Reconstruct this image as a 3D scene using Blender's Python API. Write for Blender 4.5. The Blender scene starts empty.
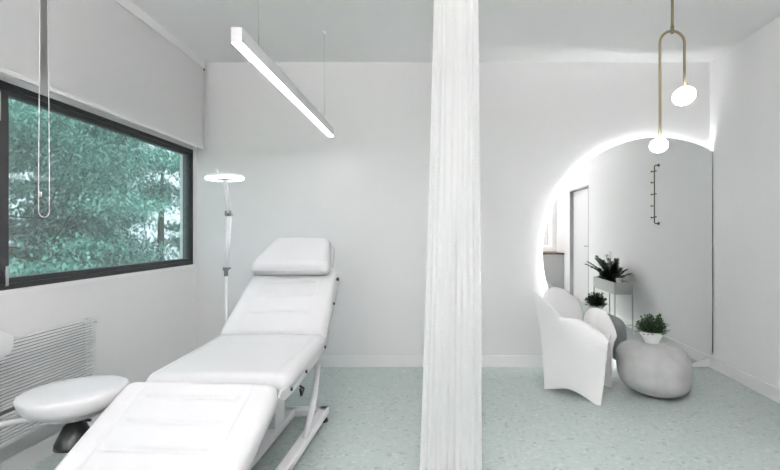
import bpy, bmesh, math, random
from mathutils import Vector, Matrix
C = bpy.context.scene.collection
R = math.radians
random.seed(7)

# ------------------------------------------------------------------ camera, world, sun, exposure
CAMZ, F, PX, PY, YB, H = 1.186, 450.0, 445.0, 233.0, 3.99, 2.70
cam = bpy.data.cameras.new('camera'); camo = bpy.data.objects.new('camera', cam); C.objects.link(camo)
camo.location = (0, 0, CAMZ); camo.rotation_euler = (math.pi/2, 0, 0)
cam.sensor_width = 36; cam.sensor_fit = 'HORIZONTAL'; cam.lens = F/780*36
cam.shift_x = -(PX-390)/780; cam.shift_y = (PY-235)/780
cam.clip_start = 0.05
bpy.context.scene.camera = camo
vs = bpy.context.scene.view_settings
vs.view_transform = 'Standard'; vs.look = 'None'; vs.gamma = 1; vs.use_curve_mapping = False
vs.exposure = 2.18

LINEAR_E, FILL_E, FILL_UP, GLOBE_E, RING_E, MIRROR_E, REAR_E = 4.2, 3.5, 158.0, 1.8, .5, 11.5, .45
w = bpy.data.worlds.new('world'); bpy.context.scene.world = w; w.use_nodes = True
nt = w.node_tree; bg = nt.nodes['Background']
tc = nt.nodes.new('ShaderNodeTexCoord'); nz = nt.nodes.new('ShaderNodeTexNoise'); rp = nt.nodes.new('ShaderNodeValToRGB')
nz.inputs['Scale'].default_value = 3.0; nz.inputs['Detail'].default_value = 5
rp.color_ramp.elements[0].position = .40; rp.color_ramp.elements[0].color = (.66, .82, .92, 1)
rp.color_ramp.elements[1].position = .60; rp.color_ramp.elements[1].color = (.95, .98, 1.0, 1)
nt.links.new(tc.outputs['Generated'], nz.inputs['Vector']); nt.links.new(nz.outputs['Fac'], rp.inputs['Fac'])
nt.links.new(rp.outputs['Color'], bg.inputs['Color']); bg.inputs['Strength'].default_value = .34
sun = bpy.data.lights.new('sun', 'SUN'); sun.energy = 1.7; sun.angle = R(4); sun.color = (1, .97, .9)
so = bpy.data.objects.new('sun', sun); C.objects.link(so); so.rotation_euler = (R(35), 0, R(60))   # high sun from the building side: lights the trees, not the room
so.location = (0, 0, 8)

# ------------------------------------------------------------------ materials
def mat(name, col, rough=.5, metal=0, bump=None, spec=None, emit=None, noise=None, trans=None, coat=None):
    m = bpy.data.materials.new(name); m.use_nodes = True
    n = m.node_tree; b = n.nodes['Principled BSDF']
    b.inputs['Base Color'].default_value = (*col, 1); b.inputs['Roughness'].default_value = rough
    b.inputs['Metallic'].default_value = metal
    if spec is not None: b.inputs['Specular IOR Level'].default_value = spec
    if coat: b.inputs['Coat Weight'].default_value = coat
    if emit: b.inputs['Emission Color'].default_value = (*emit[0], 1); b.inputs['Emission Strength'].default_value = emit[1]
    if noise:   # (scale, col2, lo, hi)
        t = n.nodes.new('ShaderNodeTexCoord'); z = n.nodes.new('ShaderNodeTexNoise'); r = n.nodes.new('ShaderNodeValToRGB')
        z.inputs['Scale'].default_value = noise[0]; z.inputs['Detail'].default_value = 6
        r.color_ramp.elements[0].position = noise[2]; r.color_ramp.elements[0].color = (*col, 1)
        r.color_ramp.elements[1].position = noise[3]; r.color_ramp.elements[1].color = (*noise[1], 1)
        n.links.new(t.outputs['Object'], z.inputs['Vector']); n.links.new(z.outputs['Fac'], r.inputs['Fac'])
        n.links.new(r.outputs['Color'], b.inputs['Base Color'])
    if bump:    # (scale, strength)
        t = n.nodes.new('ShaderNodeTexCoord'); z = n.nodes.new('ShaderNodeTexNoise'); u = n.nodes.new('ShaderNodeBump')
        z.inputs['Scale'].default_value = bump[0]; u.inputs['Strength'].default_value = bump[1]; u.inputs['Distance'].default_value = .01
        n.links.new(t.outputs['Object'], z.inputs['Vector']); n.links.new(z.outputs['Fac'], u.inputs['Height'])
        n.links.new(u.outputs['Normal'], b.inputs['Normal'])
    return m
M = {}
M['wall'] = mat('wall_paint', (.80, .80, .80), .85, bump=(160, .04), spec=.2)
M['ceiling'] = mat('ceiling_paint', (.83, .83, .83), .9, bump=(120, .03), spec=.1)
M['trim'] = mat('white_trim', (.84, .84, .84), .45)
M['frame'] = mat('dark_window_metal', (.035, .037, .040), .42, .3)
M['leather'] = mat('white_upholstery', (.66, .66, .67), .42, bump=(350, .06), spec=.4)
M['seam'] = mat('seam_welt', (.62, .62, .63), .6)
M['shell'] = mat('grey_white_plastic', (.62, .62, .63), .4)
M['powder'] = mat('white_powder_coat', (.82, .82, .83), .35)
M['joint'] = mat('grey_joint_metal', (.22, .22, .23), .4, .4)
M['housing'] = mat('grey_white_housing', (.60, .60, .61), .45)
M['black'] = mat('black_plastic', (.015, .017, .018), .4)
M['chrome'] = mat('chrome', (.75, .75, .76), .18, 1)
M['brass'] = mat('satin_brass', (.30, .25, .155), .5, 1)
M['bronze'] = mat('dark_bronze', (.10, .085, .06), .4, .8)
M['chair'] = mat('white_moulded_plastic', (.84, .84, .84), .45, spec=.35)
M['concrete'] = mat('pale_stone', (.43, .435, .435), .85, bump=(26, .12), noise=(9, (.53, .54, .54), .3, .72), spec=.2)
M['ceramic'] = mat('white_ceramic', (.8, .8, .79), .3)
M['leaf'] = mat('plant_leaf', (.022, .060, .024), .5, noise=(30, (.065, .125, .04), .4, .7))
M['leaf2'] = mat('fern_leaf', (.022, .055, .026), .5, noise=(12, (.06, .115, .04), .4, .7))
M['soil'] = mat('potting_soil', (.03, .022, .016), .95, bump=(60, .5))
M['planter'] = mat('stone_grey_metal', (.50, .50, .48), .5)
M['blind'] = mat('blind_fabric', (.80, .80, .80), .9, bump=(500, .08), spec=.1)
M['rail'] = mat('white_rail', (.8, .8, .8), .4)
M['radiator'] = mat('radiator_enamel', (.83, .83, .83), .35)
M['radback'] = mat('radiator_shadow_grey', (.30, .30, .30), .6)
M['wood'] = mat('walnut_top', (.13, .075, .045), .4, noise=(14, (.20, .12, .07), .3, .7))
M['cab'] = mat('cabinet_grey', (.55, .55, .55), .5)
M['door'] = mat('door_paint', (.70, .70, .70), .5)
M['jamb'] = mat('door_jamb_grey', (.42, .42, .42), .5)
M['bark'] = mat('bark', (.05, .05, .04), .9, bump=(20, .6))
M['grass'] = mat('lawn', (.05, .11, .04), .95, noise=(4, (.09, .16, .06), .4, .6), bump=(40, .5))
M['led_linear'] = mat('linear_diffuser', (.9, .9, .9), .5, emit=((1, 1, 1), LINEAR_E))
M['led_fill'] = mat('fill_linear_diffuser', (.9, .9, .9), .5, emit=((1, .965, .968), FILL_E))  # emitter of the two unseen lamps added to brighten the room
M['led_fill_up'] = mat('fill_up_emitter', (.9, .9, .9), .5, emit=((1, .955, .962), FILL_UP))
M['led_globe'] = mat('opal_glass_lit', (.95, .95, .95), .3, emit=((1, .995, .98), GLOBE_E))
M['led_ring'] = mat('ring_lamp_diffuser', (.95, .95, .95), .3, emit=((1, 1, 1), RING_E))
M['led_mirror'] = mat('mirror_led_strip', (.95, .95, .95), .5, emit=((1, 1, 1), MIRROR_E))
M['led_rear'] = mat('rear_mirror_led_strip', (.95, .95, .95), .5, emit=((1, 1, 1), REAR_E))
M['mirror'] = mat('mirror_silver', (.88, .89, .89), .0, 1)
M['lens'] = mat('lens_glass', (.85, .87, .88), .1)
M['white_knob'] = mat('white_knob', (.8, .8, .8), .4)

def foliage_mat():
    m = bpy.data.materials.new('tree_leaf'); m.use_nodes = True; n = m.node_tree
    b = n.nodes['Principled BSDF']; out = n.nodes['Material Output']
    b.inputs['Roughness'].default_value = .55
    t = n.nodes.new('ShaderNodeTexCoord'); z = n.nodes.new('ShaderNodeTexNoise'); r = n.nodes.new('ShaderNodeValToRGB')
    z.inputs['Scale'].default_value = 1.6; z.inputs['Detail'].default_value = 8
    r.color_ramp.elements[0].position = .35; r.color_ramp.elements[0].color = (.05, .145, .12, 1)
    r.color_ramp.elements[1].position = .65; r.color_ramp.elements[1].color = (.19, .38, .33, 1)
    n.links.new(t.outputs['Object'], z.inputs['Vector']); n.links.new(z.outputs['Fac'], r.inputs['Fac'])
    n.links.new(r.outputs['Color'], b.inputs['Base Color'])
    tr = n.nodes.new('ShaderNodeBsdfTranslucent'); mx = n.nodes.new('ShaderNodeMixShader'); mx.inputs['Fac'].default_value = .35
    n.links.new(r.outputs['Color'], tr.inputs['Color'])
    n.links.new(b.outputs[0], mx.inputs[1]); n.links.new(tr.outputs[0], mx.inputs[2]); n.links.new(mx.outputs[0], out.inputs[0])
    return m
M['tree_leaf'] = foliage_mat()

def glass_mat():
    m = bpy.data.materials.new('tinted_window_glass'); m.use_nodes = True; n = m.node_tree; n.nodes.clear()
    out = n.nodes.new('ShaderNodeOutputMaterial'); t = n.nodes.new('ShaderNodeBsdfTransparent'); g = n.nodes.new('ShaderNodeBsdfGlossy')
    t.inputs['Color'].default_value = (.90, .985, .99, 1); g.inputs['Roughness'].default_value = .0
    g.inputs['Color'].default_value = (1, 1, 1, 1)
    mx = n.nodes.new('ShaderNodeMixShader'); fr = n.nodes.new('ShaderNodeMapRange'); lw = n.nodes.new('ShaderNodeLayerWeight'); lw.inputs['Blend'].default_value = .3
    fr.inputs['To Min'].default_value = .02; fr.inputs['To Max'].default_value = .12; n.links.new(lw.outputs['Facing'], fr.inputs['Value'])
    hz = n.nodes.new('ShaderNodeMixShader'); df = n.nodes.new('ShaderNodeBsdfDiffuse'); df.inputs['Color'].default_value = (.82, .90, .90, 1); hz.inputs[0].default_value = .075  # pale diffuse share imitates the haze of room reflections on the panes
    n.links.new(t.outputs[0], hz.inputs[1]); n.links.new(df.outputs[0], hz.inputs[2])
    n.links.new(fr.outputs[0], mx.inputs[0]); n.links.new(hz.outputs[0], mx.inputs[1]); n.links.new(g.outputs[0], mx.inputs[2])
    n.links.new(mx.outputs[0], out.inputs[0]); return m
M['glass'] = glass_mat()

def sheer_mat():
    m = bpy.data.materials.new('sheer_curtain'); m.use_nodes = True; n = m.node_tree; n.nodes.clear()
    out = n.nodes.new('ShaderNodeOutputMaterial'); d = n.nodes.new('ShaderNodeBsdfDiffuse'); d.inputs['Color'].default_value = (.95, .95, .95, 1)
    tl = n.nodes.new('ShaderNodeBsdfTranslucent'); tl.inputs['Color'].default_value = (.96, .96, .96, 1)
    tp = n.nodes.new('ShaderNodeBsdfTransparent'); a = n.nodes.new('ShaderNodeMixShader'); b = n.nodes.new('ShaderNodeMixShader')
    a.inputs[0].default_value = .5; b.inputs[0].default_value = .10
    n.links.new(d.outputs[0], a.inputs[1]); n.links.new(tl.outputs[0], a.inputs[2])
    n.links.new(a.outputs[0], b.inputs[1]); n.links.new(tp.outputs[0], b.inputs[2]); n.links.new(b.outputs[0], out.inputs[0])
    return m
M['sheer'] = sheer_mat()

def blind_mat():
    m = bpy.data.materials.new('blind_fabric'); m.use_nodes = True; n = m.node_tree; n.nodes.clear()
    out = n.nodes.new('ShaderNodeOutputMaterial'); d = n.nodes.new('ShaderNodeBsdfDiffuse'); d.inputs['Color'].default_value = (.80, .80, .80, 1)
    tl = n.nodes.new('ShaderNodeBsdfTranslucent'); tl.inputs['Color'].default_value = (.85, .85, .85, 1)
    a = n.nodes.new('ShaderNodeMixShader'); a.inputs[0].default_value = .25
    n.links.new(d.outputs[0], a.inputs[1]); n.links.new(tl.outputs[0], a.inputs[2]); n.links.new(a.outputs[0], out.inputs[0])
    return m
M['blind'] = blind_mat()
def terrazzo():
    m = bpy.data.materials.new('terrazzo_floor'); m.use_nodes = True; n = m.node_tree; b = n.nodes['Principled BSDF']
    b.inputs['Roughness'].default_value = .38; b.inputs['Specular IOR Level'].default_value = .35
    t = n.nodes.new('ShaderNodeTexCoord'); v = n.nodes.new('ShaderNodeTexVoronoi'); v.inputs['Scale'].default_value = 55
    r = n.nodes.new('ShaderNodeValToRGB'); r.color_ramp.interpolation = 'CONSTANT'
    cs = [(0, (.45, .52, .50)), (.50, (.47, .54, .52)), (.80, (.41, .475, .455)), (.90, (.53, .585, .57)), (.97, (.35, .41, .395))]
    while len(r.color_ramp.elements) < len(cs): r.color_ramp.elements.new(1)
    for e, (p, c) in zip(r.color_ramp.elements, cs): e.position = p; e.color = (*c, 1)
    s = n.nodes.new('ShaderNodeSeparateColor')
    n.links.new(t.outputs['Object'], v.inputs['Vector']); n.links.new(v.outputs['Color'], s.inputs[0])
    n.links.new(s.outputs[0], r.inputs['Fac']); n.links.new(r.outputs['Color'], b.inputs['Base Color'])
    return m
M['floor'] = terrazzo()

# ------------------------------------------------------------------ helpers
def chain(o):
    m = o.matrix_basis.copy()
    while o.parent is not None:
        o = o.parent; m = o.matrix_basis @ m
    return m
def obj(name, bm, m, parent=None, smooth=True, bevel=0, subsurf=0, world=True):
    """link bm as ONE mesh object; vertices are given in world space (or in the parent's own space when world=False)"""
    me = bpy.data.meshes.new(name)
    if parent is not None and world: bm.transform(chain(parent).inverted())
    bmesh.ops.recalc_face_normals(bm, faces=bm.faces[:])
    bm.to_mesh(me); bm.free()
    me.materials.append(M[m])
    o = bpy.data.objects.new(name, me); C.objects.link(o)
    if parent is not None: o.parent = parent
    if bevel:
        b = o.modifiers.new('bevel', 'BEVEL'); b.width = bevel; b.segments = 3; b.limit_method = 'ANGLE'; b.angle_limit = R(40)
    if subsurf:
        s = o.modifiers.new('sub', 'SUBSURF'); s.levels = subsurf; s.render_levels = subsurf
    if smooth:
        for p in me.polygons: p.use_smooth = True
        if bevel or smooth == 'auto':
            o.modifiers.new('wn', 'WEIGHTED_NORMAL')
    return o
def thing(name, label, cat, loc, rotz=0, group=None):
    o = bpy.data.objects.new(name, None); C.objects.link(o); o.empty_display_size = .1
    o.matrix_basis = Matrix.Translation(Vector(loc)) @ Matrix.Rotation(rotz, 4, 'Z')
    o['label'] = label; o['category'] = cat
    if group: o['group'] = group
    return o
def tag(o, label, cat, group=None, kind=None):
    o['label'] = label; o['category'] = cat
    if group: o['group'] = group
    if kind: o['kind'] = kind
    return o
def struct(o, label=None, cat=None):
    o['kind'] = 'structure'
    if label: o['label'] = label; o['category'] = cat
    return o
def box(bm, lo, hi, mtx=None):
    r = bmesh.ops.create_cube(bm, size=1)
    s = [hi[i]-lo[i] for i in range(3)]; c = [(hi[i]+lo[i])/2 for i in range(3)]
    m = Matrix.Translation(c) @ Matrix.Diagonal((*s, 1))
    if mtx is not None: m = mtx @ m
    bmesh.ops.transform(bm, matrix=m, verts=r['verts']); return bm
def B(lo, hi, mtx=None): return box(bmesh.new(), lo, hi, mtx)
def tube(bm, pts, r, seg=10, closed=False):
    pts = [Vector(p) for p in pts]; n = len(pts); rings = []
    rad = r if isinstance(r, (list, tuple)) else [r]*n
    up = None
    for i, p in enumerate(pts):
        if closed: t = pts[(i+1) % n]-pts[i-1]
        else: t = pts[min(i+1, n-1)]-pts[max(i-1, 0)]
        t.normalize()
        if up is None:
            up = Vector((0, 0, 1)) if abs(t.z) < .9 else Vector((1, 0, 0))
        a = t.cross(up).normalized(); up = a.cross(t).normalized()
        rings.append([bm.verts.new(p + (a*math.cos(k*2*math.pi/seg)+up*math.sin(k*2*math.pi/seg))*rad[i]) for k in range(seg)])
    rng = range(n) if closed else range(n-1)
    for i in rng:
        A, Bv = rings[i], rings[(i+1) % n]
        for k in range(seg):
            bm.faces.new((A[k], A[(k+1) % seg], Bv[(k+1) % seg], Bv[k]))
    if not closed: bm.faces.new(rings[0]); bm.faces.new(rings[-1][::-1])
    return bm
def T(pts, r, seg=10, closed=False): return tube(bmesh.new(), pts, r, seg, closed)
def lathe(bm, prof, c=(0, 0, 0), seg=40, mtx=None):
    """prof: list of (radius, z)"""
    rings = []
    for (r, z) in prof:
        if r < 1e-5: rings.append([bm.verts.new((c[0], c[1], c[2]+z))])
        else: rings.append([bm.verts.new((c[0]+r*math.cos(k*2*math.pi/seg), c[1]+r*math.sin(k*2*math.pi/seg), c[2]+z)) for k in range(seg)])
    for A, D in zip(rings[:-1], rings[1:]):
        for k in range(seg):
            k2 = (k+1) % seg
            if len(A) == 1 and len(D) == 1: continue
            if len(A) == 1: bm.faces.new((A[0], D[k], D[k2]))
            elif len(D) == 1: bm.faces.new((A[k], A[k2], D[0]))
            else: bm.faces.new((A[k], A[k2], D[k2], D[k]))
    if mtx is not None: bmesh.ops.transform(bm, matrix=mtx, verts=[v for r_ in rings for v in r_])
    return bm
def Lt(prof, c=(0, 0, 0), seg=40, mtx=None): return lathe(bmesh.new(), prof, c, seg, mtx)
def P(px, py, Y): return Vector(((px-PX)*Y/F, Y, CAMZ-(py-PY)*Y/F))
def frame_m(origin, xdir, ydir):
    x = Vector(xdir).normalized(); y = Vector(ydir).normalized(); z = x.cross(y)
    m = Matrix((x, y, z)).transposed().to_4x4(); m.translation = Vector(origin); return m

# wall frames: local x = along the wall from the far corner towards the camera, local y = into the room, z = up
LC = Vector((-2.203, YB, 0)); lu = Vector((.0533, -1, 0)).normalized(); ln = Vector((1, .0533, 0)).normalized()
LM = Matrix(((lu.x, ln.x, 0, LC.x), (lu.y, ln.y, 0, LC.y), (0, 0, 1, 0), (0, 0, 0, 1)))
RC = Vector((2.348, YB, 0)); ru = Vector((-.0156, -1, 0)).normalized(); rn = Vector((-1, .0156, 0)).normalized()
RM = Matrix(((ru.x, rn.x, 0, RC.x), (ru.y, rn.y, 0, RC.y), (0, 0, 1, 0), (0, 0, 0, 1)))
REAR = -1.25
SL = (YB-REAR)/1.0
def sL(Y): return (YB-Y)*math.sqrt(1+.0533**2)
def sR(Y): return (YB-Y)
def YL(px, o): return (2.203-o-.2127)/((PX-px)/F-.0533)

# ------------------------------------------------------------------ room shell
struct(obj('floor', B((-2.6, REAR-.2, -.1), (2.6, YB+.15, 0)), 'floor', smooth=False))
struct(obj('ceiling', B((-2.6, REAR-.2, H), (2.6, YB+.15, H+.1)), 'ceiling', smooth=False))
struct(obj('wall_back', B((-2.35, YB, 0), (2.5, YB+.12, H)), 'wall', smooth=False))
struct(obj('wall_rear', B((-2.35, REAR-.12, 0), (2.5, REAR, H)), 'wall', smooth=False))
WZ0, WZ1 = .912, 1.913
wy0, wy1, wym = sL(3.94), sL(.70), sL(2.09)
bm = bmesh.new()
Lend = SL+.02
for (a, b_, c, d) in ((0, Lend, -0., WZ0), (0, Lend, WZ1, H), (0, wy0, WZ0, WZ1), (wy1, Lend, WZ0, WZ1)):
    box(bm, (a, -.09, c), (b_, 0, d), LM)
struct(obj('wall_left', bm, 'wall', smooth=False))
dy0, dy1, DZ = sR(.68), sR(-.34), 1.955
bm = bmesh.new()
box(bm, (0, -.12, 0), (dy0, 0, H), RM); box(bm, (dy1, -.12, 0), (SL, 0, H), RM); box(bm, (dy0, -.12, DZ), (dy1, 0, H), RM)
struct(obj('wall_right', bm, 'wall', smooth=False))
# baseboards
def board(name, x0, x1, m, extra=()):
    bm = box(bmesh.new(), (x0, 0, 0), (x1, .013, .100), m)
    for (a, b_) in extra: box(bm, (a, 0, 0), (b_, .013, .100), m)
    return struct(obj(name, bm, 'trim', smooth=False, bevel=.003))
board('baseboard_right', .0135, dy0-.002, RM)
board('baseboard_left', .0135, Lend-.05, LM)
BM = Matrix(((1, 0, 0, -2.188), (0, -1, 0, YB), (0, 0, 1, 0), (0, 0, 0, 1)))
board('baseboard_back', 0, 4.532, BM)
# door on the right wall, seen in the round mirror
d = obj('door_1', B((dy0+.02, -.10, .004), (dy1-.03, -.055, DZ-.025), RM), 'door', smooth=False, bevel=.002)
struct(d)
bm = bmesh.new()
box(bm, (dy1-.03, -.11, 0), (dy1, .008, DZ), RM); box(bm, (dy0, -.11, 0), (dy0+.02, .004, DZ), RM); box(bm, (dy0, -.11, DZ-.025), (dy1, .008, DZ), RM)
obj('door_frame', bm, 'jamb', d, smooth=False)
hs = dy0+.09
hb = bmesh.new()
tube(hb, [RM @ Vector((hs, -.056, .97)), RM @ Vector((hs, -.01, .97)), RM @ Vector((hs+.02, -.004, .97)), RM @ Vector((hs+.12, -.004, .97))], .009)
obj('door_handle', hb, 'chrome', d)

# windows in the left wall
def window(name, a, b_, handle_at=None):
    fw = .055
    bm = bmesh.new()
    for lo, hi in (((a, -.088, WZ0), (b_, -.004, WZ0+.028)), ((a, -.088, WZ1-.028), (b_, -.004, WZ1)), ((a, -.088, WZ0), (a+.012, -.004, WZ1)), ((b_-.03, -.088, WZ0), (b_, -.004, WZ1))):
        box(bm, lo, hi, LM)
    wo = struct(obj(name, bm, 'frame', smooth=False, bevel=.002))
    bm = bmesh.new()
    for lo, hi in (((a+.010, -.066, WZ0+.026), (b_-.028, -.018, WZ0+fw)), ((a+.010, -.066, WZ1-fw), (b_-.028, -.018, WZ1-.026)), ((a+.010, -.066, WZ0+.026), (a+.034, -.018, WZ1-.026)), ((b_-.105, -.066, WZ0+.026), (b_-.028, -.018, WZ1-.026))):
        box(bm, lo, hi, LM)
    s = obj('window_sash', bm, 'frame', wo, smooth=False, bevel=.003)
    obj('window_pane', B((a+.03, -.036, WZ0+.05), (b_-.05, -.032, WZ1-.05), LM), 'glass', wo, smooth=False)
    if handle_at:
        bm = bmesh.new(); x = handle_at
        box(bm, (x-.009, -.018, .965), (x+.009, -.012, 1.02), LM); box(bm, (x-.008, -.010, .99), (x+.008, .030, 1.01), LM); box(bm, (x-.008, .022, .935), (x+.008, .032, 1.03), LM)
        obj('window_handle', bm, 'chrome', wo, smooth=False, bevel=.003)
        obj('window_hinge', B((x-.010, -.018, 1.72), (x+.010, -.006, 1.86), LM), 'chrome', wo, smooth=False, bevel=.002)
    return wo
window('window_1', wy0, wym, wym-.040)
window('window_2', wym+.001, wy1)
struct(obj('trim_1', B((wy0-.02, -.003, WZ0-.022), (wy1, .004, WZ0-.001), LM), 'trim', smooth=False))

# ------------------------------------------------------------------ roller blinds
def blind(label, sa, sb, group, chain_s, chain_z):
    t = thing('roller_blind', label, 'blind', LM @ Vector((sa, .06, 1.92)), 0, group)
    zt = 2.645
    bm = bmesh.new(); tube(bm, [LM @ Vector((sa, .062, zt)), LM @ Vector((sb, .062, zt))], .027, 20)
    obj('roller_tube', bm, 'blind', t)
    bm = bmesh.new(); box(bm, (sa-.004, .092, zt-.02), (sb+.004, .098, H), LM); box(bm, (sa-.004, .02, H-.006), (sb+.004, .098, H), LM)
    obj('fascia', bm, 'rail', t, smooth=False, bevel=.002)
    for s_ in (sa-.012, sb+.004): obj('bracket', B((s_, .014, zt-.034), (s_+.008, .090, H-.002), LM), 'black', t, smooth=False)
    bm = bmesh.new(); box(bm, (sa+.006, .0875, 1.935), (sb-.006, .0885, zt), LM)
    obj('blind_fabric', bm, 'blind', t, smooth=False)
    obj('bottom_bar', B((sa+.006, .082, 1.913), (sb-.006, .094, 1.937), LM), 'rail', t, smooth=False, bevel=.003)
    c1, c2 = chain_s
    pts = [LM @ Vector((c1, .112, zt))]
    pts += [LM @ Vector((c1-.012*i/5*(1 if c1 < c2 else -1), .112, zt-(zt-chain_z-.03)*i/6)) for i in range(1, 6)]
    m = (c1+c2)/2; h = abs(c2-c1)/2
    for i in range(9):
        a = math.pi*i/8; pts.append(LM @ Vector((m-math.cos(a)*(h+.012)*(1 if c1 < c2 else -1), .112, chain_z+.03-math.sin(a)*.03)))
    pts += [LM @ Vector((c2+.012*i/5*(1 if c1 < c2 else -1), .112, zt-(zt-chain_z-.03)*i/6)) for i in range(5, 0, -1)] + [LM @ Vector((c2, .112, zt))]
    ch = obj('bead_chain', T(pts, .0022, 6), 'trim', t)
    obj('chain_joiner', T([LM @ Vector((c2, .112, chain_z+.10)), LM @ Vector((c2, .112, chain_z+.125))], .0055, 8), 'trim', ch)
    return t
blind('wide white roller blind above the window, nearest the treatment bed', sL(3.935), sL(2.295), 'white roller blinds', (sL(3.965)+.001, sL(3.965)+.014), 1.93)
sc = sL(YL(43, .112))
blind('white roller blind cut by the left edge of the photo, with long bead chain loop', sL(2.245), sL(.62), 'white roller blinds', (sc-.020, sc+.020), 1.265)

# ------------------------------------------------------------------ radiator
s0, s1 = sL(YL(96, .09)), sL(.95)
t = thing('radiator', 'low white radiator of horizontal slats under the window', 'radiator', LM @ Vector(((s0+s1)/2, .05, 0)), 0)
bm = bmesh.new()
z = .205
while z < .690:
    if not (.345 < z < .362):
        box(bm, (s0, .078, z), (s1, .088, z+.0085), LM)
    z += .0155
obj('slat_grille', bm, 'radiator', t, smooth=False)
bm = bmesh.new()
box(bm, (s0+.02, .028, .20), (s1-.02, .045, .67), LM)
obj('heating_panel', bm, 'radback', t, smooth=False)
for i in range(3):
    k = s0+.012+(s1-s0-.030)*(0, .8, 1)[i]
    obj('upright', B((k, .044, .20), (k+.012, .080, .69), LM), 'radiator', t, smooth=False)
for k in (s0+.3, s1-.3): obj('wall_bracket', B((k, .001, .30), (k+.03, .03, .60), LM), 'radiator', t, smooth=False)
bm = T([LM @ Vector((s0-.002, .06, .66)), LM @ Vector((s0-.03, .06, .66))], .010, 12)
obj('bleed_valve', bm, 'chrome', t)
for k in (.1, .17): obj('pipe', T([LM @ Vector((s1-k, .055, 0)), LM @ Vector((s1-k, .055, .21))], .011, 10), 'radiator', t)

# ------------------------------------------------------------------ treatment bed
BX = -1.035
bed = thing('treatment_bed', 'white upholstered treatment bed with raised backrest and sloping leg rest', 'bed', (BX, 2.35, 0))
def cushion(wf, L, th, r=.03, grooves=(), inset=.0, nx=70, ny=90, seam=None, bot=0.0, crown=0.006):
    """cushion in local space: x across, y along (0..L), z up from the bottom; wf(v) gives the half width"""
    bm = bmesh.new(); top = []; n2 = []
    def prof(dd):
        if dd >= r: return 1
        q = 1-dd/r; return math.sqrt(max(0, 1-q*q))
    xs = []
    for i in range(nx+1):
        u = -1+2*i/nx; xs.append(math.copysign(1-(1-abs(u))**1.35, u) if abs(u) > 0 else 0)
    for j in range(ny+1):
        v = j/ny; v = .5-.5*math.cos(math.pi*v) if False else v
        row = []; y = L*v
        for u in xs:
            hw = wf(v); x = u*hw
            # rounded plan corners
            dx = hw-abs(x); dy = min(y, L-y)
            h = (th-bot)*min(1, 1e9)
            e = prof(dx)*prof(dy)
            z = th*.45 + th*.55*e + crown*(1-u*u)*e
            for (gy, x0, x1, dep, wd) in grooves:
                if x0 <= u <= x1:
                    z -= dep*math.exp(-((y-gy)/wd)**2)*min(1, (min(u-x0, x1-u))/.06+.0)
            if seam:
                for sx in seam:
                    z -= .006*math.exp(-((abs(u)-sx)/.010)**2)*(1 if e > .9 else 0)
            row.append(bm.verts.new((x, y, z)))
        top.append(row)
    botr = []
    for j in range(ny+1):
        row = []
        for i in (0, nx):
            co = top[j][i].co; row.append(bm.verts.new((co.x*.985, co.y, 0)))
        botr.append(row)
    for j in range(ny):
        for i in range(nx): bm.faces.new((top[j][i], top[j][i+1], top[j+1][i+1], top[j+1][i]))
        bm.faces.new((botr[j][0], top[j][0], top[j+1][0], botr[j+1][0]))
        bm.faces.new((top[j][nx], botr[j][1], botr[j+1][1], top[j+1][nx]))
        bm.faces.new((botr[j][1], botr[j][0], botr[j+1][0], botr[j+1][1]))
    bm.faces.new([botr[0][0]]+[botr[0][1]]+top[0][::-1]); bm.faces.new([botr[ny][1], botr[ny][0]]+top[ny])
    return bm
def place(y, z, ang, th):   # local y runs up the slope; (y,z) is the hinge point of the TOP surface
    return Matrix.Translation((BX, y, z)) @ Matrix.Rotation(ang, 4, 'X') @ Matrix.Translation((0, 0, -th))
# seat
th = .085
mS = place(2.015, .545, R(3.2), th)
bm = cushion(lambda v: .330-.025*max(0, (.08-v)/.08)**2.0-.008*v, .68, th, .045, seam=(.82,)); bm.transform(mS)
obj('seat_cushion', bm, 'leather', bed)
bm = B((-.305, .03, -.032), (.305, .665, -.001), mS); obj('seat_frame', bm, 'shell', bed, bevel=.01)
# backrest
mB = place(2.672, .588, R(38.5), .085)
gr = [(.17, -.62, .62, .012, .008), (.31, -.60, .60, .012, .008), (.43, -.58, .58, .012, .008)]
bm = cushion(lambda v: .322-.034*v-.03*max(0, (v-.9)/.1)**2, .60, .085, .035, grooves=gr, seam=(.66,)); bm.transform(mB)
obj('backrest_cushion', bm, 'leather', bed)
bm = bmesh.new(); box(bm, (-.295, .02, -.055), (.295, .58, -.001), mB); obj('backrest_frame', bm, 'shell', bed, bevel=.012)
# head section
mH = place(3.125, .955, R(34), .07)
bm = cushion(lambda v: .255-.048*v-.03*max(0, (v-.85)/.15)**2, .29, .07, .03, nx=40, ny=40); bm.transform(mH)
obj('headrest_cushion', bm, 'leather', bed)
mP = Matrix.Translation((BX-.003, 3.03, .950)) @ Matrix.Rotation(R(31), 4, 'X') @ Matrix.Translation((0, -.03, -.035))
bm = cushion(lambda v: .268-.066*v-.02*max(0, (.12-v)/.12)**2-.03*max(0, (v-.88)/.12)**2, .36, .085, .045, nx=50, ny=50, crown=.008); bm.transform(mP)
pl = obj('head_pillow', bm, 'leather', bed)
bm = T([mP @ Vector((-.255, .010, .038)), mP @ Vector((0, -.004, .036)), mP @ Vector((.255, .010, .038))], .004, 8)
obj('pillow_seam', bm, 'seam', pl)
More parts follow.
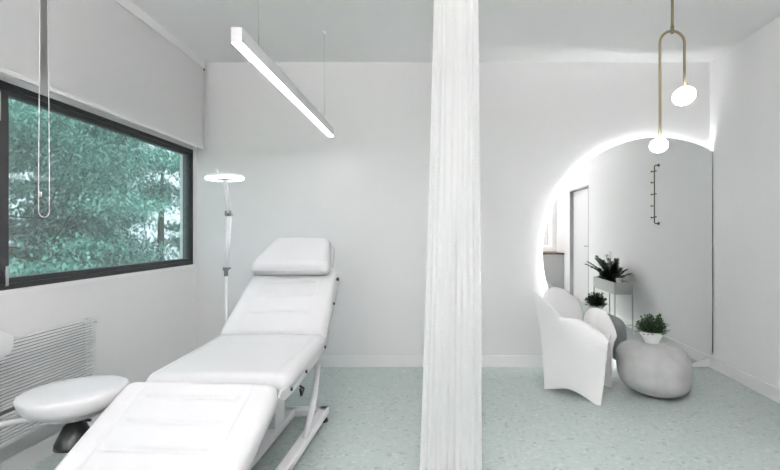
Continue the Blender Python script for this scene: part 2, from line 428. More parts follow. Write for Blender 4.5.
# leg rest (slopes down towards the camera)
Lr = .66; ang = R(29.5)
mG = Matrix.Translation((BX-.012, 1.945, .555)) @ Matrix.Rotation(R(-3.5), 4, 'Z') @ Matrix.Rotation(ang, 4, 'X') @ Matrix.Translation((0, -Lr, -.085))
gr = [(Lr-.10, -.62, .62, .012, .008), (Lr-.22, -.62, .62, .012, .008), (Lr-.34, -.62, .62, .012, .008), (Lr-.46, -.62, .62, .012, .008)]
bm = cushion(lambda v: .343-.030*max(0, (v-.88)/.12)**2.0-.03*max(0, (.1-v)/.1)**2, Lr, .085, .04, grooves=gr, seam=(.68,)); bm.transform(mG)
obj('leg_rest_cushion', bm, 'leather', bed)
bm = B((-.30, .03, -.032), (.30, Lr-.03, -.001), mG); obj('leg_rest_frame', bm, 'shell', bed, bevel=.01)
# hinge covers, bolts, lever
for sx in (-1, 1):
    bm = bmesh.new()
    x = BX+sx*.312
    pts = [(1.93, .47), (2.00, .44), (2.12, .44), (2.62, .475), (2.74, .52), (2.80, .59), (2.72, .575), (2.60, .520), (2.05, .488), (1.96, .50)]
    a = [bm.verts.new((x, y, z_)) for y, z_ in pts]; b_ = [bm.verts.new((x+sx*.012, y, z_)) for y, z_ in pts]
    bm.faces.new(a); bm.faces.new(b_[::-1])
    for i in range(len(a)): bm.faces.new((a[i], a[(i+1) % len(a)], b_[(i+1) % len(a)], b_[i]))
    sp = obj('side_plate', bm, 'shell', bed, smooth=False, bevel=.004)
    for (y, z_) in ((2.08, .465), (2.30, .478), (2.66, .512)):
        obj('bolt', T([(x+sx*.010, y, z_), (x+sx*.018, y, z_)], .009, 10), 'black', sp)
obj('backrest_stud', T([mB @ Vector((.290, .50, .045)), mB @ Vector((.306, .50, .045))], .011, 10), 'black', bed)
obj('backrest_stud', T([mB @ Vector((.300, .30, .02)), mB @ Vector((.314, .30, .02))], .008, 10), 'black', bed)
bm = T([(BX+.325, 2.20, .44), (BX+.345, 2.20, .425), (BX+.352, 2.14, .415), (BX+.350, 2.13, .45)], .006, 8)
obj('release_lever', bm, 'black', bed)
# frame, lifting columns and base
bm = bmesh.new()
for sx in (-.22, .22): box(bm, (BX+sx-.02, 1.98, .40), (BX+sx+.02, 2.80, .447))
for y in (2.05, 2.70): box(bm, (BX-.24, y-.02, .40), (BX+.24, y+.02, .44))
obj('carrier_frame', bm, 'powder', bed, smooth=False, bevel=.004)
for y in (2.15, 2.60):
    bm = bmesh.new()
    box(bm, (BX-.065, y-.055, .20), (BX+.065, y+.055, .405)); box(bm, (BX-.085, y-.075, .07), (BX+.085, y+.075, .30))
    obj('lifting_column', bm, 'powder', bed, smooth=False, bevel=.008)
for sx in (-1, 1):
    bm = bmesh.new()
    tube(bm, [(BX+sx*.27, 2.72, .42), (BX+sx*.285, 2.58, .24), (BX+sx*.28, 2.42, .07)], .017, 10)
    obj('leg', bm, 'powder', bed)
bm = bmesh.new()
box(bm, (BX-.30, 1.90, .04), (BX+.30, 1.97, .085)); box(bm, (BX-.30, 2.80, .04), (BX+.30, 2.87, .085))
box(bm, (BX-.30, 1.90, .04), (BX-.24, 2.87, .085)); box(bm, (BX+.24, 1.90, .04), (BX+.30, 2.87, .085)); box(bm, (BX-.10, 1.92, .04), (BX+.10, 2.85, .085))
base = obj('base_frame', bm, 'powder', bed, smooth=False, bevel=.01)
for sx in (-.27, .27):
    for y in (1.935, 2.835):
        obj('foot', Lt([(0, 0), (.028, 0), (.03, .01), (.022, .02), (.012, .024), (.012, .045), (0, .045)], (BX+sx, y, 0), 20), 'black', base)
# struts carrying the back and leg sections
bm = bmesh.new()
tube(bm, [(BX, 2.60, .42), (BX, 3.00, .70)], .018, 12); obj('backrest_actuator', bm, 'powder', bed)
tube_ = T([(BX, 2.05, .41), (BX, 1.74, .33)], .016, 12); obj('leg_rest_actuator', tube_, 'powder', bed)

# ------------------------------------------------------------------ work stool
SX, SY = -1.566, 1.905
st = thing('work_stool', 'white round padded stool with black gas lift beside the leg rest of the bed', 'stool', (SX, SY, 0))
obj('seat', Lt([(0, .442), (.122, .442), (.156, .452), (.176, .474), (.187, .505), (.189, .517), (.186, .524), (.178, .528), (.11, .532), (0, .533)], (SX, SY, 0), 64), 'leather', st)
obj('seat_plate', Lt([(0, .418), (.10, .418), (.112, .426), (.112, .443), (0, .443)], (SX, SY, 0), 40), 'shell', st)
cn = obj('gas_lift_cover', Lt([(0, .420), (.029, .420), (.030, .381), (.038, .377), (.070, .305), (.072, .288), (0, .288)], (SX, SY, 0), 32), 'black', st)
obj('height_lever', T([(SX+.02, SY, .406), (SX+.06, SY-.02, .402), (SX+.088, SY-.03, .406)], .006, 8), 'black', cn)
obj('gas_lift', Lt([(0, .09), (.026, .09), (.026, .20), (.016, .201), (.016, .30), (0, .30)], (SX, SY, 0), 24), 'chrome', st)
bm = bmesh.new()
for k in range(5):
    a = R(56+72*k); c_ = Vector((math.cos(a), math.sin(a), 0))
    tube(bm, [Vector((SX, SY, .105)), Vector((SX, SY, .095))+c_*.10, Vector((SX, SY, .068))+c_*.215], [.026, .020, .013], 10)
sb = obj('star_base', bm, 'chrome', st)
for k in range(5):
    a = R(56+72*k); x, y = SX+.215*math.cos(a), SY+.215*math.sin(a)
    bm = bmesh.new()
    tube(bm, [(x-.012, y, .025), (x+.012, y, .025)], .025, 16); tube(bm, [(x, y, .045), (x, y, .068)], .007, 8)
    obj('caster', bm, 'black', sb)
# backrest of the stool, at the photo's left edge
bx_, by_ = SX-.312, SY-.085
bxm = Matrix.Translation((bx_, by_, .712)) @ Matrix.Rotation(R(12), 4, 'Z')
bm = bmesh.new(); bmesh.ops.create_uvsphere(bm, u_segments=32, v_segments=20, radius=1)
for v in bm.verts:
    x, y, z_ = v.co
    f = lambda q, e: math.copysign(abs(q)**e, q)
    v.co = Vector((.028*f(x, .7)+.030*(f(y, .7))**2, .125*f(y, .7), .064*f(z_, .7)))
bm.transform(bxm); obj('backrest', bm, 'leather', st)
obj('backrest_bar', T([(SX-.05, SY, .428), (SX-.16, SY-.04, .412), (SX-.26, SY-.08, .405), (bx_-.040, by_, .47), (bx_-.045, by_, .60), (bx_-.020, by_, .72)], .013, 10), 'shell', st)

# ------------------------------------------------------------------ magnifier lamp
YM = 3.15
def q(px, py): return P(px, py, YM)
ml = thing('magnifier_lamp', 'white ring magnifier lamp on jointed arm behind the head of the bed', 'lamp', (q(226, 0).x, YM, 0))
hc = q(224.8, 177); tl = Matrix.Translation(hc) @ Matrix.Rotation(R(-2), 4, 'Y')
prof = [(.070, -.016), (.121, -.016), (.124, -.010), (.124, .006), (.118, .012), (.088, .018), (.070, .018), (.070, -.016)]
obj('lamp_head', Lt(prof, (0, 0, 0), 56, tl), 'powder', ml)
obj('ring_light', Lt([(.074, -.0165), (.122, -.0165), (.1255, -.012), (.1255, -.004), (.1245, -.004), (.118, -.0205), (.074, -.0205), (.074, -.0165)], (0, 0, 0), 56, tl), 'led_ring', ml)
obj('lens', Lt([(0, -.010), (.045, -.008), (.070, -.003), (.070, .003), (.045, .008), (0, .010)], (0, 0, 0), 40, tl), 'lens', ml)
obj('tilt_knob', Lt([(0, 0), (.012, 0), (.014, .02), (.012, .036), (.006, .042), (0, .042)], (-.055, 0, .018), 16, tl), 'white_knob', ml)
j1 = q(229.5, 213.5); j0 = q(225, 182); j2 = q(226, 269)
bm = bmesh.new()
for dx in (-.008, .008):
    tube(bm, [j0+Vector((dx, 0, .02)), j1+Vector((dx*.8, 0, 0))], .006, 8)
obj('upper_arm', bm, 'powder', ml)
bm = bmesh.new()
for dx in (-.007, .007): tube(bm, [j1+Vector((dx, 0, 0)), j2+Vector((dx, 0, .01))], .0105, 8)
obj('lower_arm', bm, 'powder', ml)
bm = bmesh.new()
for a in (-.016, .016):
    tube(bm, [j1+Vector((a, -.02, -.018)), j1+Vector((a, -.02, .018))], .007, 8)
box(bm, (j1.x-.016, j1.y-.012, j1.z-.018), (j1.x+.016, j1.y+.012, j1.z+.002))
obj('elbow_joint', bm, 'joint', ml, smooth=False)
bm = bmesh.new(); box(bm, (j2.x-.016, YM-.014, j2.z-.010), (j2.x+.016, YM+.014, j2.z+.012)); tube(bm, [(j2.x, YM, j2.z-.05), (j2.x, YM, j2.z+.01)], .014, 12)
tube(bm, [(j2.x+.02, YM, j2.z+.005), (j2.x+.034, YM, j2.z+.005)], .005, 8)
obj('shoulder_joint', bm, 'joint', ml, smooth=False)
obj('pole', T([(j2.x+.002, YM, .09), (j2.x+.002, YM, j2.z-.02)], .0095, 12), 'powder', ml)
bm = bmesh.new(); cx = j2.x+.002
for k in range(5):
    a = R(90+72*k); c_ = Vector((math.cos(a), math.sin(a), 0))
    tube(bm, [Vector((cx, YM, .095)), Vector((cx, YM, .085))+c_*.10, Vector((cx, YM, .060))+c_*.20], [.024, .018, .012], 10)
lb = obj('star_base', bm, 'powder', ml)
for k in range(5):
    a = R(90+72*k); x, y = cx+.20*math.cos(a), YM+.20*math.sin(a)
    bm = bmesh.new(); tube(bm, [(x-.010, y, .022), (x+.010, y, .022)], .022, 14); tube(bm, [(x, y, .04), (x, y, .062)], .006, 8)
    obj('caster', bm, 'black', lb)

# ------------------------------------------------------------------ linear pendant lamps
def linear(label, p0, p1, z0, cables, led='led_linear'):
    a = Vector((p0[0], p0[1], 0)); b_ = Vector((p1[0], p1[1], 0)); d_ = (b_-a).normalized(); L = (b_-a).length
    m = Matrix(((d_.y, d_.x, 0, a.x), (-d_.x, d_.y, 0, a.y), (0, 0, 1, z0), (0, 0, 0, 1)))   # local y along
    t = thing('linear_pendant_lamp', label, 'lamp', (a+b_)/2+Vector((0, 0, z0)), 0, 'slim white linear pendants')
    W, hh = .022, .066
    bm = bmesh.new()
    box(bm, (-W, 0, .004), (-W+.003, L, hh), m); box(bm, (W-.003, 0, .004), (W, L, hh), m); box(bm, (-W, 0, hh-.004), (W, L, hh), m)
    box(bm, (-W, 0, .002), (W, .004, hh), m); box(bm, (-W, L-.004, .002), (W, L, hh), m)
    obj('housing', bm, 'housing', t, smooth=False)
    obj('diffuser', B((-W+.0015, .004, 0), (W-.0015, L-.004, .010), m), led, t, smooth=False)
    if led == 'led_fill':  # only the added fill lamps also shine up at the ceiling
        obj('fill_up_diffuser', B((-W+.0015, .004, hh-.003), (W-.0015, L-.004, hh+.002), m), 'led_fill_up', t, smooth=False)
    for y in cables:
        c = m @ Vector((0, y, hh-.004)); c0 = obj('suspension_cable', T([c, (c.x, c.y, H-.015)], .0012, 6), 'chrome', t)
        obj('cable_anchor', Lt([(0, -.02), (.009, -.018), (.011, 0), (0, 0)], (c.x, c.y, H), 14), 'trim', c0)
    return t
ZL = 1.96
n0 = Vector(((236.5-PX)*1.833/F, 1.833)); n1 = Vector(((331-PX)*3.617/F, 3.617))
linear('slim white linear pendant lamp hanging above the treatment bed', n0, n1, ZL, (.24, 1.55))
linear('added fill light shaped as a slim white linear pendant behind the viewpoint, on the door side', (.35, -1.05), (.35, .25), 2.05, (.2, 1.1), 'led_fill')  # this lamp and the next are unseen, added to light the room
linear('added fill light shaped as a slim white linear pendant behind the viewpoint, on the window side', (-.30, -1.10), (-.30, .20), 2.05, (.2, 1.1), 'led_fill')

# ------------------------------------------------------------------ brass pendant lamp
YP = 2.7
def p(px, py): return P(px, py, YP)
bp = thing('brass_pendant_lamp', 'brass U-shaped pendant lamp with two opal globes in front of the mirror', 'lamp', (p(672, 0).x, YP, 1.65))
xa, xb, ze = p(660, 0).x, p(684.5, 0).x, 0
rr = (xb-xa)/2; xm = (xa+xb)/2; ztop = p(0, 31).z
bm = T([(xm, YP, ztop-.012), (xm, YP, H-.02)], .0078, 12); obj('drop_rod', bm, 'brass', bp)
pts = [(xa, YP, p(0, 138).z), (xa, YP, ztop-rr)]
pts += [(xm-rr*math.cos(R(a)), YP, ztop-rr+rr*math.sin(R(a))) for a in range(10, 180, 10)]
pts += [(xb, YP, ztop-rr), (xb, YP, p(0, 86).z)]
obj('u_tube', T(pts, .0078, 12), 'brass', bp)
obj('coupling', T([(xm, YP, ztop-.014), (xm, YP, ztop+.03)], .011, 14), 'brass', bp)
obj('canopy', Lt([(0, -.03), (.05, -.028), (.055, -.02), (.055, 0), (0, 0)], (xm, YP, H), 30), 'brass', bp)
def globe(c, rx, rz, tilt):
    bm = bmesh.new(); bmesh.ops.create_uvsphere(bm, u_segments=32, v_segments=20, radius=1)
    bm.transform(Matrix.Translation(c) @ Matrix.Rotation(tilt, 4, 'Y') @ Matrix.Diagonal((rx, rx, rz, 1)))
    return obj('opal_globe', bm, 'led_globe', bp)
globe(p(658.8, 145.5), .053, .043, R(-6)); globe(p(684, 96), .066, .054, R(-22))

# ------------------------------------------------------------------ curtain with its ceiling rail
YC = 2.20
rail = obj('curtain_rail', B((-.9, YC-.014, H-.018), (.26, YC+.014, H)), 'rail', smooth=False, bevel=.002)
tag(rail, 'white ceiling rail carrying the sheer curtain', 'rail')
bm = bmesh.new(); NS, NZ = 260, 44; rows = []
rnd = random.Random(3); ph = [rnd.uniform(0, 6.28) for _ in range(8)]
for j in range(NZ+1):
    v = j/NZ; z_ = .012+(H-.02-.012)*v
    low = 1-v
    x0 = -.050-.075*low**1.2; x1 = .156+.024*low
    row = []
    for i in range(NS+1):
        u = i/NS
        a = u*2*math.pi*8
        amp = .006+.006*low
        x = x0+(x1-x0)*(u+.020*math.sin(a*2+ph[0])*(1-u)*u*4+.02*math.sin(2*math.pi*1.7*u+ph[1])*u*(1-u)*4)
        y = YC+amp*math.sin(a+ph[2]*.1+.5*math.sin(2.3*v+ph[3]))+.012*math.sin(a*.37+ph[4]+1.3*v)+.002*math.sin(a*2.1+ph[5])
        row.append(bm.verts.new((x+.004*math.sin(3*v+a*.5), y, z_)))
    rows.append(row)
for j in range(NZ):
    for i in range(NS): bm.faces.new((rows[j][i], rows[j][i+1], rows[j+1][i+1], rows[j+1][i]))
cu = obj('sheer_curtain', bm, 'sheer'); tag(cu, 'sheer white floor-length curtain gathered in folds between bed and mirror', 'curtain')

# ------------------------------------------------------------------ round backlit mirror (cut off by the right wall)
MX, MZ, MR, MY = 1.865, 1.012, 1.010, 3.935
mr = thing('round_mirror', 'large round backlit wall mirror standing on the floor, cut off at the right wall', 'mirror', (MX, YB-.03, .003))
XR = 2.338
def arc_pts(rad, n=140, x_max=XR):
    a0 = math.acos(min(1, (x_max-MX)/rad)) if rad > x_max-MX else 0
    return [(MX+rad*math.cos(a0+(2*math.pi-2*a0)*i/n), MZ+rad*math.sin(a0+(2*math.pi-2*a0)*i/n)) for i in range(n+1)]
def disc(rad, y0, y1, x_max=XR):
    bm = bmesh.new(); pts = arc_pts(rad, x_max=x_max)
    f_ = [bm.verts.new((x, y0, z_)) for x, z_ in pts]; b_ = [bm.verts.new((x, y1, z_)) for x, z_ in pts]
    bm.faces.new(f_); bm.faces.new(b_[::-1])
    for i in range(len(pts)):
        k = (i+1) % len(pts); bm.faces.new((f_[i], f_[k], b_[k], b_[i]))
    return bm
obj('mirror_glass', disc(MR, MY, MY+.006), 'mirror', mr, smooth=False)
obj('backing_board', disc(MR-.003, MY+.0062, MY+.014, XR-.001), 'powder', mr, smooth=False)
obj('mounting_frame', disc(MR-.112, MY+.0142, MY+.053, XR-.03), 'powder', mr, smooth=False)
bm = bmesh.new()
pts = [q_ for q_ in arc_pts(MR-.100, 160, XR-.002)]
pts = pts[2:-22]
i_ = []
for x, z_ in pts:
    i_.append([bm.verts.new((x, MY+.041, z_)), bm.verts.new((x, MY+.052, z_))])
for a, b_ in zip(i_[:-1], i_[1:]): bm.faces.new((a[0], b_[0], b_[1], a[1]))
o = obj('light_strip', bm, 'led_mirror', mr, smooth=False)
so_ = o.modifiers.new('solid', 'SOLIDIFY'); so_.thickness = .003; so_.offset = 0
obj('edge_trim', B((XR-.001, MY-.002, MZ-.875), (XR+.002, MY+.014, MZ+.885)), 'frame', mr, smooth=False)

# ------------------------------------------------------------------ moulded armchair
ch = thing('armchair', 'white moulded plastic armchair with petal-shaped back, in front of the mirror', 'chair', (1.02, 3.36, 0), R(-138))
def sheet(cols, th=.016, n=28, name='x', round_=.0):
    """cols: list of columns, each a list of world points bottom->top; smooth (Catmull-Rom) surface with thickness"""
    def cr(pts, t):
        m = len(pts)-1; f = t*m; i = min(int(f), m-1); f -= i
        p0 = pts[max(i-1, 0)]; p1 = pts[i]; p2 = pts[i+1]; p3 = pts[min(i+2, m)]
        return .5*((2*p1)+(p2-p0)*f+(2*p0-5*p1+4*p2-p3)*f*f+(3*p1-p0-3*p2+p3)*f**3)
    rows = []
    for j in range(n+1):
        lv = [cr(c, j/n) for c in cols]
        rows.append([cr(lv, i/(n*2)) for i in range(n*2+1)])
    bm = bmesh.new(); V = [[bm.verts.new(v) for v in r_] for r_ in rows]
    for j in range(n):
        for i in range(n*2): bm.faces.new((V[j][i], V[j][i+1], V[j+1][i+1], V[j+1][i]))
    o = obj(name, bm, 'chair', ch)
    s = o.modifiers.new('solid', 'SOLIDIFY'); s.thickness = th; s.offset = 0; s.use_even_offset = False
    b_ = o.modifiers.new('bevel', 'BEVEL'); b_.width = th*.3; b_.segments = 2; b_.limit_method = 'ANGLE'; b_.angle_limit = R(50)
    return o
# near side panel (rear ear high, arm lower, foot flared forward)
near = [
 [P(545, 389, 3.42), P(542, 340, 3.41), P(534, 292, 3.40)],
 [P(556, 388.5, 3.35), P(552, 345, 3.36), P(545, 302, 3.36)],
 [P(567, 388.4, 3.28), P(562, 350, 3.31), P(555, 311.5, 3.32)],
 [P(577, 392, 3.22), P(572, 356, 3.26), P(563.5, 321, 3.29)],
 [P(584, 396, 3.18), P(581, 360, 3.21), P(577, 322.5, 3.25)],
 [P(590, 400, 3.14), P(591, 366, 3.16), P(591, 330, 3.20)],
 [P(596, 404.5, 3.11), P(600, 372, 3.12), P(602, 338.5, 3.15)],
 [P(601, 405.0, 3.10), P(604.5, 376, 3.10), P(608, 345, 3.11)]]
for i in range(len(near)):     # the arm rolls inwards along its top
    o_ = (0, 0, 0, .6, 1, 1, .9, .6)[i]
    if o_:
        tp_ = near[i][2].copy(); near[i][2] = tp_+Vector((-.004, 0, -.014*o_)); near[i].append(tp_+Vector((.030, .038, .004))*o_); near[i].append(tp_+Vector((.052, .055, -.035))*o_)
    else: near[i] = near[i][:2]+[near[i][1].lerp(near[i][2], .7), near[i][2]+Vector((0, 0, -.004)), near[i][2]]
sheet(near, .016, n=40, name='side_panel')
# back petal
bk = []
for x, ty, Yt in ((544, 299, 3.47), (546.5, 290.5, 3.50), (553, 287, 3.545), (562, 289, 3.59), (570, 294.5, 3.63), (578, 302, 3.66), (582, 314, 3.67)):
    k = (x-544)/36
    Yb = 3.44+.12*k
    top_ = P(x, ty, Yt); low = P(549+28*k, 0, Yb); low.z = .035; mid = P(547+31*k, 345, (Yb+Yt)/2-.045)
    bk.append([low, mid, (mid+top_)/2+Vector((0, -.012, 0)), top_])
sheet(bk, .018, name='backrest')
far = []
for bx_, by, Yb, mx_, my, tx, ty, Yt in (
    (579, 381, 3.60, 583, 345, 583, 323, 3.62),
    (583, 381, 3.59, 585, 345, 585, 313.5, 3.62),
    (588, 380, 3.57, 589, 346, 590, 309, 3.61),
    (593, 380, 3.55, 594, 347, 597.5, 308, 3.60),
    (599, 382, 3.52, 600, 348, 605.5, 312, 3.57),
    (605, 385, 3.48, 606, 349, 611.5, 321, 3.53),
    (609, 387.3, 3.45, 610, 350, 616, 333, 3.49),
    (612, 388, 3.44, 612, 351, 613.5, 341, 3.46)):
    far.append([P(bx_, by, Yb), P(mx_, my, (Yb+Yt)/2), P(tx, ty, Yt)])
sheet(far, .018, name='side_panel')
# seat spanning the panels
a0 = P(548, 350, 3.44); a1 = P(604, 371, 3.115); b0 = P(577, 338, 3.63); b1 = P(611, 349, 3.46)
for v in (a0, a1, b0, b1): v.z = .40
a0.z = b0.z = .385
mm = (a0+a1+b0+b1)/4
sheet([[a0, (a0+b0)/2+Vector((0, 0, -.015)), b0], [(a0+a1)/2+Vector((0, 0, -.01)), mm+Vector((0, 0, -.03)), (b0+b1)/2+Vector((0, 0, -.01))], [a1, (a1+b1)/2+Vector((0, 0, -.008)), b1]], .02, name='seat')

# ------------------------------------------------------------------ boulder side table with pot plant
TX, TY = 1.546, 3.335
bm = bmesh.new(); bmesh.ops.create_icosphere(bm, subdivisions=5, radius=1)
for v in bm.verts:
    x, y, z_ = v.co
    f = lambda g, e: math.copysign(abs(g)**e, g)
    zz = f(z_, .62); rad = math.sqrt(x*x+y*y)
    s = (max(0, 1-abs(z_)**2.6))**.42/max(rad, 1e-4) if rad > 1e-4 else 0
    tap = 1-.20*max(0, -z_)**1.3-.05*z_
    wob = 1+.012*math.sin(3*math.atan2(y, x)+1)+.01*math.sin(2.3*z_+2*math.atan2(y, x))
    v.co = Vector((x*s*.262*tap*wob-.035*z_, y*s*.245*tap*wob+.02*z_, .19+.19*zz))
minz = min(v.co.z for v in bm.verts)
for v in bm.verts: v.co.z = max(v.co.z-minz, 0.0)
bm.transform(Matrix.Translation((TX, TY, 0)))
tb = obj('boulder_table', bm, 'concrete'); tag(tb, 'low pale stone boulder side table holding a small potted plant', 'table')
topz = max((v.co.z for v in tb.data.vertices))
def blade(bm, base, dir_, L, wd, droop, n=5):
    d_ = Vector(dir_).normalized(); side = d_.cross(Vector((0, 0, 1)))
    side = side.normalized() if side.length > .01 else Vector((1, 0, 0))
    prev = None; pt = Vector(base)
    for i in range(n+1):
        t_ = i/n; w_ = wd*math.sin(math.pi*min(1, .12+.88*t_)**.9)*(1 if i < n else .1)
        a = bm.verts.new(pt-side*w_); b_ = bm.verts.new(pt+side*w_)
        if prev: bm.faces.new((prev[0], prev[1], b_, a))
        prev = (a, b_); d_ = (d_+Vector((0, 0, -droop/n))).normalized(); pt = pt+d_*L/n
    return pt
def pot_plant(label, c, rp, hp, rw, hw, seed, name='potted_plant', mname='leaf'):
    t = thing(name, label, 'plant', c)
    x, y, z_ = c
    obj('pot', Lt([(0, .0), (rp*.55, 0), (rp*.62, .006), (rp*.72, hp*.35), (rp*.98, hp*.75), (rp, hp), (rp*.93, hp), (rp*.88, hp*.8), (0, hp*.78)], c, 36), 'ceramic', t)
    obj('soil', Lt([(0, hp*.80), (rp*.86, hp*.80), (rp*.86, hp*.82), (0, hp*.90)], c, 24), 'soil', t)
    rn_ = random.Random(seed); bm = bmesh.new()
    for i in range(190):
        a = rn_.uniform(0, 6.283); e = rn_.uniform(.22, 1.4)
        d_ = Vector((math.cos(a)*math.cos(e), math.sin(a)*math.cos(e), math.sin(e)))
        L = (rw*math.cos(e)**2+hw*math.sin(e)**2)*rn_.uniform(.65, 1.05)
        base_ = Vector((x, y, z_+hp*.85))+Vector((d_.x, d_.y, 0))*rp*.45*rn_.random()
        stem = [base_+d_*L*k/5+Vector((0, 0, -.012*(k/5)**2)) for k in range(6)]
        for k in range(1, 6):
            for _ in range(3):
                dd = (d_+Vector((rn_.uniform(-1, 1), rn_.uniform(-1, 1), rn_.uniform(-.5, .9)))*.9).normalized()
                blade(bm, stem[k], dd, rn_.uniform(.018, .032), .0048, .2, 2)
    obj('foliage', bm, mname, t, smooth=False)
    return t
ppos = (P(651.5, 0, 3.32).x, 3.32, topz-.0035)
pot_plant('small bushy green plant in white bowl pot on the boulder table', ppos, .080, .085, .078, .150, 5)

# ------------------------------------------------------------------ right-wall things seen in the mirror
# hook rail
hy, ho = sR(2.965), .050
hk = thing('hook_rail', 'dark metal vertical hook rail on the wall, seen inside the round mirror', 'hook rail', RM @ Vector((hy, .0, 1.29)))
def Q(s, o_, z_): return RM @ Vector((s, o_, z_))
obj('rail_bar', T([Q(hy, .004, 1.925), Q(hy, ho-.01, 1.925), Q(hy, ho, 1.915), Q(hy, ho, 1.30), Q(hy, ho-.01, 1.29), Q(hy, .004, 1.29)], .0065, 10), 'bronze', hk)
for z_ in (1.29, 1.925):
    obj('wall_mount', T([Q(hy, .0, z_), Q(hy, .008, z_)], .018, 16), 'bronze', hk)
for i, z_ in enumerate((1.855, 1.735, 1.605, 1.48, 1.355)):
    bm = T([Q(hy, ho, z_), Q(hy, ho+.032, z_)], .0055, 8); tube(bm, [Q(hy, ho+.030, z_), Q(hy, ho+.038, z_)], .010, 12)
    if i % 2 == 0:
        tube(bm, [Q(hy-.004, ho-.022, z_+.008), Q(hy, ho, z_+.006)], .007, 8)
    obj('peg', bm, 'bronze', hk)
# planter on legs
PXa, PXb, PYa, PYb, PZ0, PZ1 = 1.985, 2.205, 1.85, 2.60, .465, .605
ps = thing('planter_stand', 'grey box planter on tall thin metal legs, seen inside the round mirror', 'planter', ((PXa+PXb)/2, (PYa+PYb)/2, 0))
bm = bmesh.new()
box(bm, (PXa, PYa, PZ0), (PXb, PYb, PZ0+.006))
for lo, hi in (((PXa, PYa, PZ0), (PXa+.006, PYb, PZ1)), ((PXb-.006, PYa, PZ0), (PXb, PYb, PZ1)), ((PXa, PYa, PZ0), (PXb, PYa+.006, PZ1)), ((PXa, PYb-.006, PZ0), (PXb, PYb, PZ1))): box(bm, lo, hi)
obj('planter_box', bm, 'planter', ps, smooth=False)
obj('soil', B((PXa+.006, PYa+.006, PZ0+.006), (PXb-.006, PYb-.006, PZ1-.03)), 'soil', ps, smooth=False)
for x in (PXa+.006, PXb-.006):
    for y in (PYa+.006, PYb-.006):
        obj('leg', B((x-.0065, y-.0065, 0), (x+.0065, y+.0065, PZ0+.01)), 'planter', ps, smooth=False)
for y in (PYa, PYb-.01): obj('cross_bar', B((PXa, y, .10), (PXb, y+.01, .11)), 'planter', ps, smooth=False)
# fern in the planter
def fern(c, L0, n, seed, label):
    t = thing('fern', label, 'plant', c); rn_ = random.Random(seed)
    st_, lf = bmesh.new(), bmesh.new()
    for i in range(n):
        a = 6.283*i/n+rn_.uniform(-.25, .25); e = rn_.uniform(.55, 1.4); L = L0*rn_.uniform(.7, 1.05)*(1-.45*max(0, math.cos(a)))
        d_ = Vector((math.cos(a)*math.cos(e), math.sin(a)*math.cos(e), math.sin(e))); pt = Vector(c); pts = [pt.copy()]
        for k in range(12):
            d_ = (d_+Vector((0, 0, -.035))).normalized(); pt = pt+d_*L/12; pts.append(pt.copy())
            side = d_.cross(Vector((0, 0, 1)))
            if side.length < .05: side = Vector((1, 0, 0))
            side.normalize()
            if k > 1:
                wl = .062*math.sin(math.pi*(k+1)/14)+.012
                for sg in (-1, 1):
                    for off in (0, .5):
                        b0_ = pt-d_*L/12*off
                        blade(lf, b0_, side*sg+d_*.55+Vector((0, 0, rn_.uniform(-.2, .2))), wl*rn_.uniform(.9, 1.2), .017, .25, 3)
        tube(st_, pts, .0022, 5)
    obj('stem', st_, 'leaf2', t); obj('frond', lf, 'leaf2', t, smooth=False)
zs = PZ1-.03
fern(((PXa+PXb)/2, 2.22, zs), .38, 26, 4, 'arching green fern in the grey box planter, seen in the mirror')
def bush(c, rx, hz, n, seed, label):
    t = thing('leafy_plant', label, 'plant', c); rn_ = random.Random(seed); bm = bmesh.new()
    for i in range(n):
        a = rn_.uniform(0, 6.283); e = rn_.uniform(.1, 1.5); d_ = Vector((math.cos(a)*math.cos(e), math.sin(a)*math.cos(e), math.sin(e)))
        L = (rx*math.cos(e)**2+hz*math.sin(e)**2)*rn_.uniform(.4, 1)
        dd = (d_+Vector((rn_.uniform(-1, 1), rn_.uniform(-1, 1), rn_.uniform(-.4, .6)))).normalized()
        blade(bm, Vector(c)+d_*L, dd, rn_.uniform(.02, .05), .011, .4, 3)
    for i in range(14):
        a = rn_.uniform(0, 6.283); e = rn_.uniform(.3, 1.5); tube(bm, [Vector(c), Vector(c)+Vector((math.cos(a)*math.cos(e)*rx, math.sin(a)*math.cos(e)*rx, math.sin(e)*hz))*.8], .002, 5)
    obj('foliage', bm, 'leaf', t, smooth=False)
bush(((PXa+PXb)/2, 1.97, zs), .09, .10, 500, 8, 'low bushy green plant at the far end of the grey box planter')
pc = (2.09, 2.47, zs)
tp = obj('small_pot', Lt([(0, 0), (.030, 0), (.040, .07), (.036, .07), (.028, .01), (0, .01)], pc, 24), 'ceramic'); tag(tp, 'small white pot at the near end of the grey box planter', 'pot')

# cabinet with wooden worktop and lit mirror on the rear wall (both seen in the round mirror)
cy0, cy1 = REAR, REAR+.55
cb = thing('base_cabinet', 'grey base cabinet by the door, seen at the left edge of the round mirror', 'cabinet', (1.68, (cy0+cy1)/2, 0))
obj('cabinet_body', B((1.09, cy0+.002, .08), (2.272, cy1-.02, .775)), 'cab', cb, smooth=False)
obj('plinth', B((1.10, cy0+.01, 0), (2.265, cy1-.07, .08)), 'jamb', cb, smooth=False)
for i in range(2):
    x = 1.092+.59*i
    dd = obj('cabinet_door', B((x, cy1-.0195, .085), (x+.586, cy1, .772)), 'cab', cb, smooth=False, bevel=.002)
    obj('handle', T([(x+(.52 if i == 0 else .06), cy1+.012, .60), (x+(.52 if i == 0 else .06), cy1+.012, .72)], .006, 8), 'bronze', dd)
wt = obj('worktop', B((1.07, cy0+.002, .776), (2.273, cy1+.015, .806)), 'wood', smooth=False, bevel=.002); tag(wt, 'dark wooden worktop on the grey cabinet, seen in the round mirror', 'worktop')
rm = thing('wall_mirror', 'rectangular edge-lit mirror above the worktop, seen in the round mirror', 'mirror', (1.7, REAR+.02, .93))
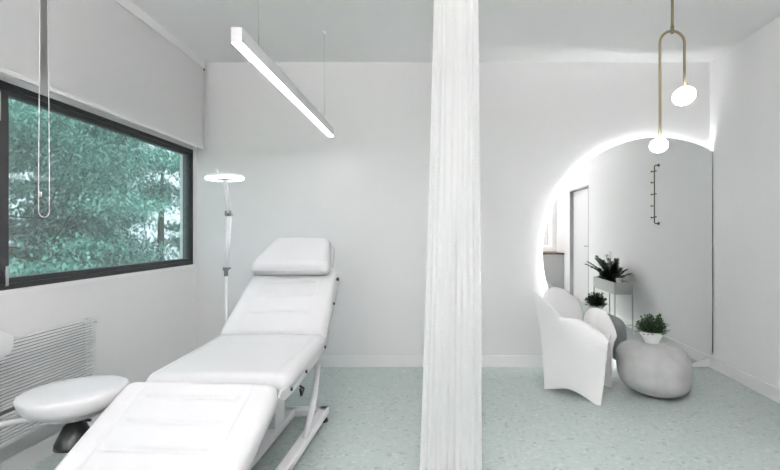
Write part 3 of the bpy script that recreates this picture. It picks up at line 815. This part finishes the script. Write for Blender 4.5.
obj('mirror_glass', B((1.25, REAR+.030, .93), (2.13, REAR+.035, 2.0)), 'mirror', rm, smooth=False)
obj('backing_board', B((1.27, REAR+.001, .95), (2.11, REAR+.0295, 1.98)), 'powder', rm, smooth=False)
bm = bmesh.new()
for lo, hi in (((1.235, .915), (1.248, 2.015)), ((2.132, .915), (2.145, 2.015)), ((1.235, .915), (2.145, .928)), ((1.235, 2.002), (2.145, 2.015))):
    box(bm, (lo[0], REAR+.010, lo[1]), (hi[0], REAR+.030, hi[1]))
obj('light_strip', bm, 'led_rear', rm, smooth=False)

# ------------------------------------------------------------------ outdoors: lawn and trees beyond the window
g = obj('lawn', B((-40, -12, -3.2), (-2.9, 40, -3.1)), 'grass', smooth=False); struct(g); g.name = 'ground'
def tree_meshes(seed, rx, rz, zc, nleaf):
    rn_ = random.Random(seed)
    tb_ = bmesh.new(); tube(tb_, [(0, 0, -3.1), (.05, 0, -1), (0, .06, zc-.6), (.05, .05, zc+rz*.5)], [.13, .10, .08, .03], 10)
    cl = []
    for i in range(62):
        a = rn_.uniform(0, 6.283); ct = rn_.uniform(-1, 1); rr_ = rn_.uniform(.45, 1)**.6; s_ = math.sqrt(1-ct*ct)
        c_ = Vector((math.cos(a)*s_*rx*rr_, math.sin(a)*s_*rx*rr_, zc+ct*rz*rr_)); cl.append((c_, rn_.uniform(.30, .62)))
        if i % 7 == 0: tube(tb_, [(0, 0, c_.z*.5+zc*.4-.5), c_*.6+Vector((0, 0, (zc-c_.z)*.1)), c_], [.028, .014, .005], 5)
    lb_ = bmesh.new()
    for i in range(nleaf):
        c_, r_ = cl[rn_.randrange(len(cl))]
        d_ = Vector((rn_.gauss(0, 1), rn_.gauss(0, 1), rn_.gauss(0, .30)))*r_*.66
        pt = c_+d_
        n_ = Vector((rn_.gauss(0, 1), rn_.gauss(0, 1), -.5)).normalized()
        blade(lb_, pt, n_, rn_.uniform(.05, .10), rn_.uniform(.013, .022), .5, 2)
    out = []
    for nm, b_, m_ in (('trunk', tb_, 'bark'), ('foliage', lb_, 'tree_leaf')):
        me = bpy.data.meshes.new(nm); b_.to_mesh(me); b_.free(); me.materials.append(M[m_]); out.append((nm, me))
    return out
kinds = [tree_meshes(1, 1.9, 2.3, 1.9, 38000), tree_meshes(2, 2.1, 2.7, 2.0, 44000)]
trees = [(-5.9, 5.6, 0, .9, 'leafy tree filling the middle of the window view'), (-5.4, 8.6, 1, .85, 'leafy tree at the right end of the window view'),
         (-8.9, 4.6, 1, 1.0, 'leafy tree at the left end of the window view, near the frame'), (-9.6, 9.6, 0, 1.25, 'taller tree standing behind the gap between the two nearest trees'),
         (-7.2, 7.9, 0, .95, 'leafy tree behind, filling the lower right of the window view'),
         (-6.9, -.4, 1, .95, 'leafy tree outside the second window, left of the photo')]
for i, (x, y, k, s_, lab) in enumerate(trees):
    t = thing('tree', lab, 'tree', (x, y, -3.1*s_+0), 1.3*i, 'trees outside the window')
    t.matrix_basis = Matrix.Translation((x, y, -3.1)) @ Matrix.Rotation(1.3*i, 4, 'Z') @ Matrix.Diagonal((s_, s_, s_, 1))
    for nm, me in kinds[k]:
        o = bpy.data.objects.new(nm, me); C.objects.link(o); o.parent = t; o.location = (0, 0, 3.1)
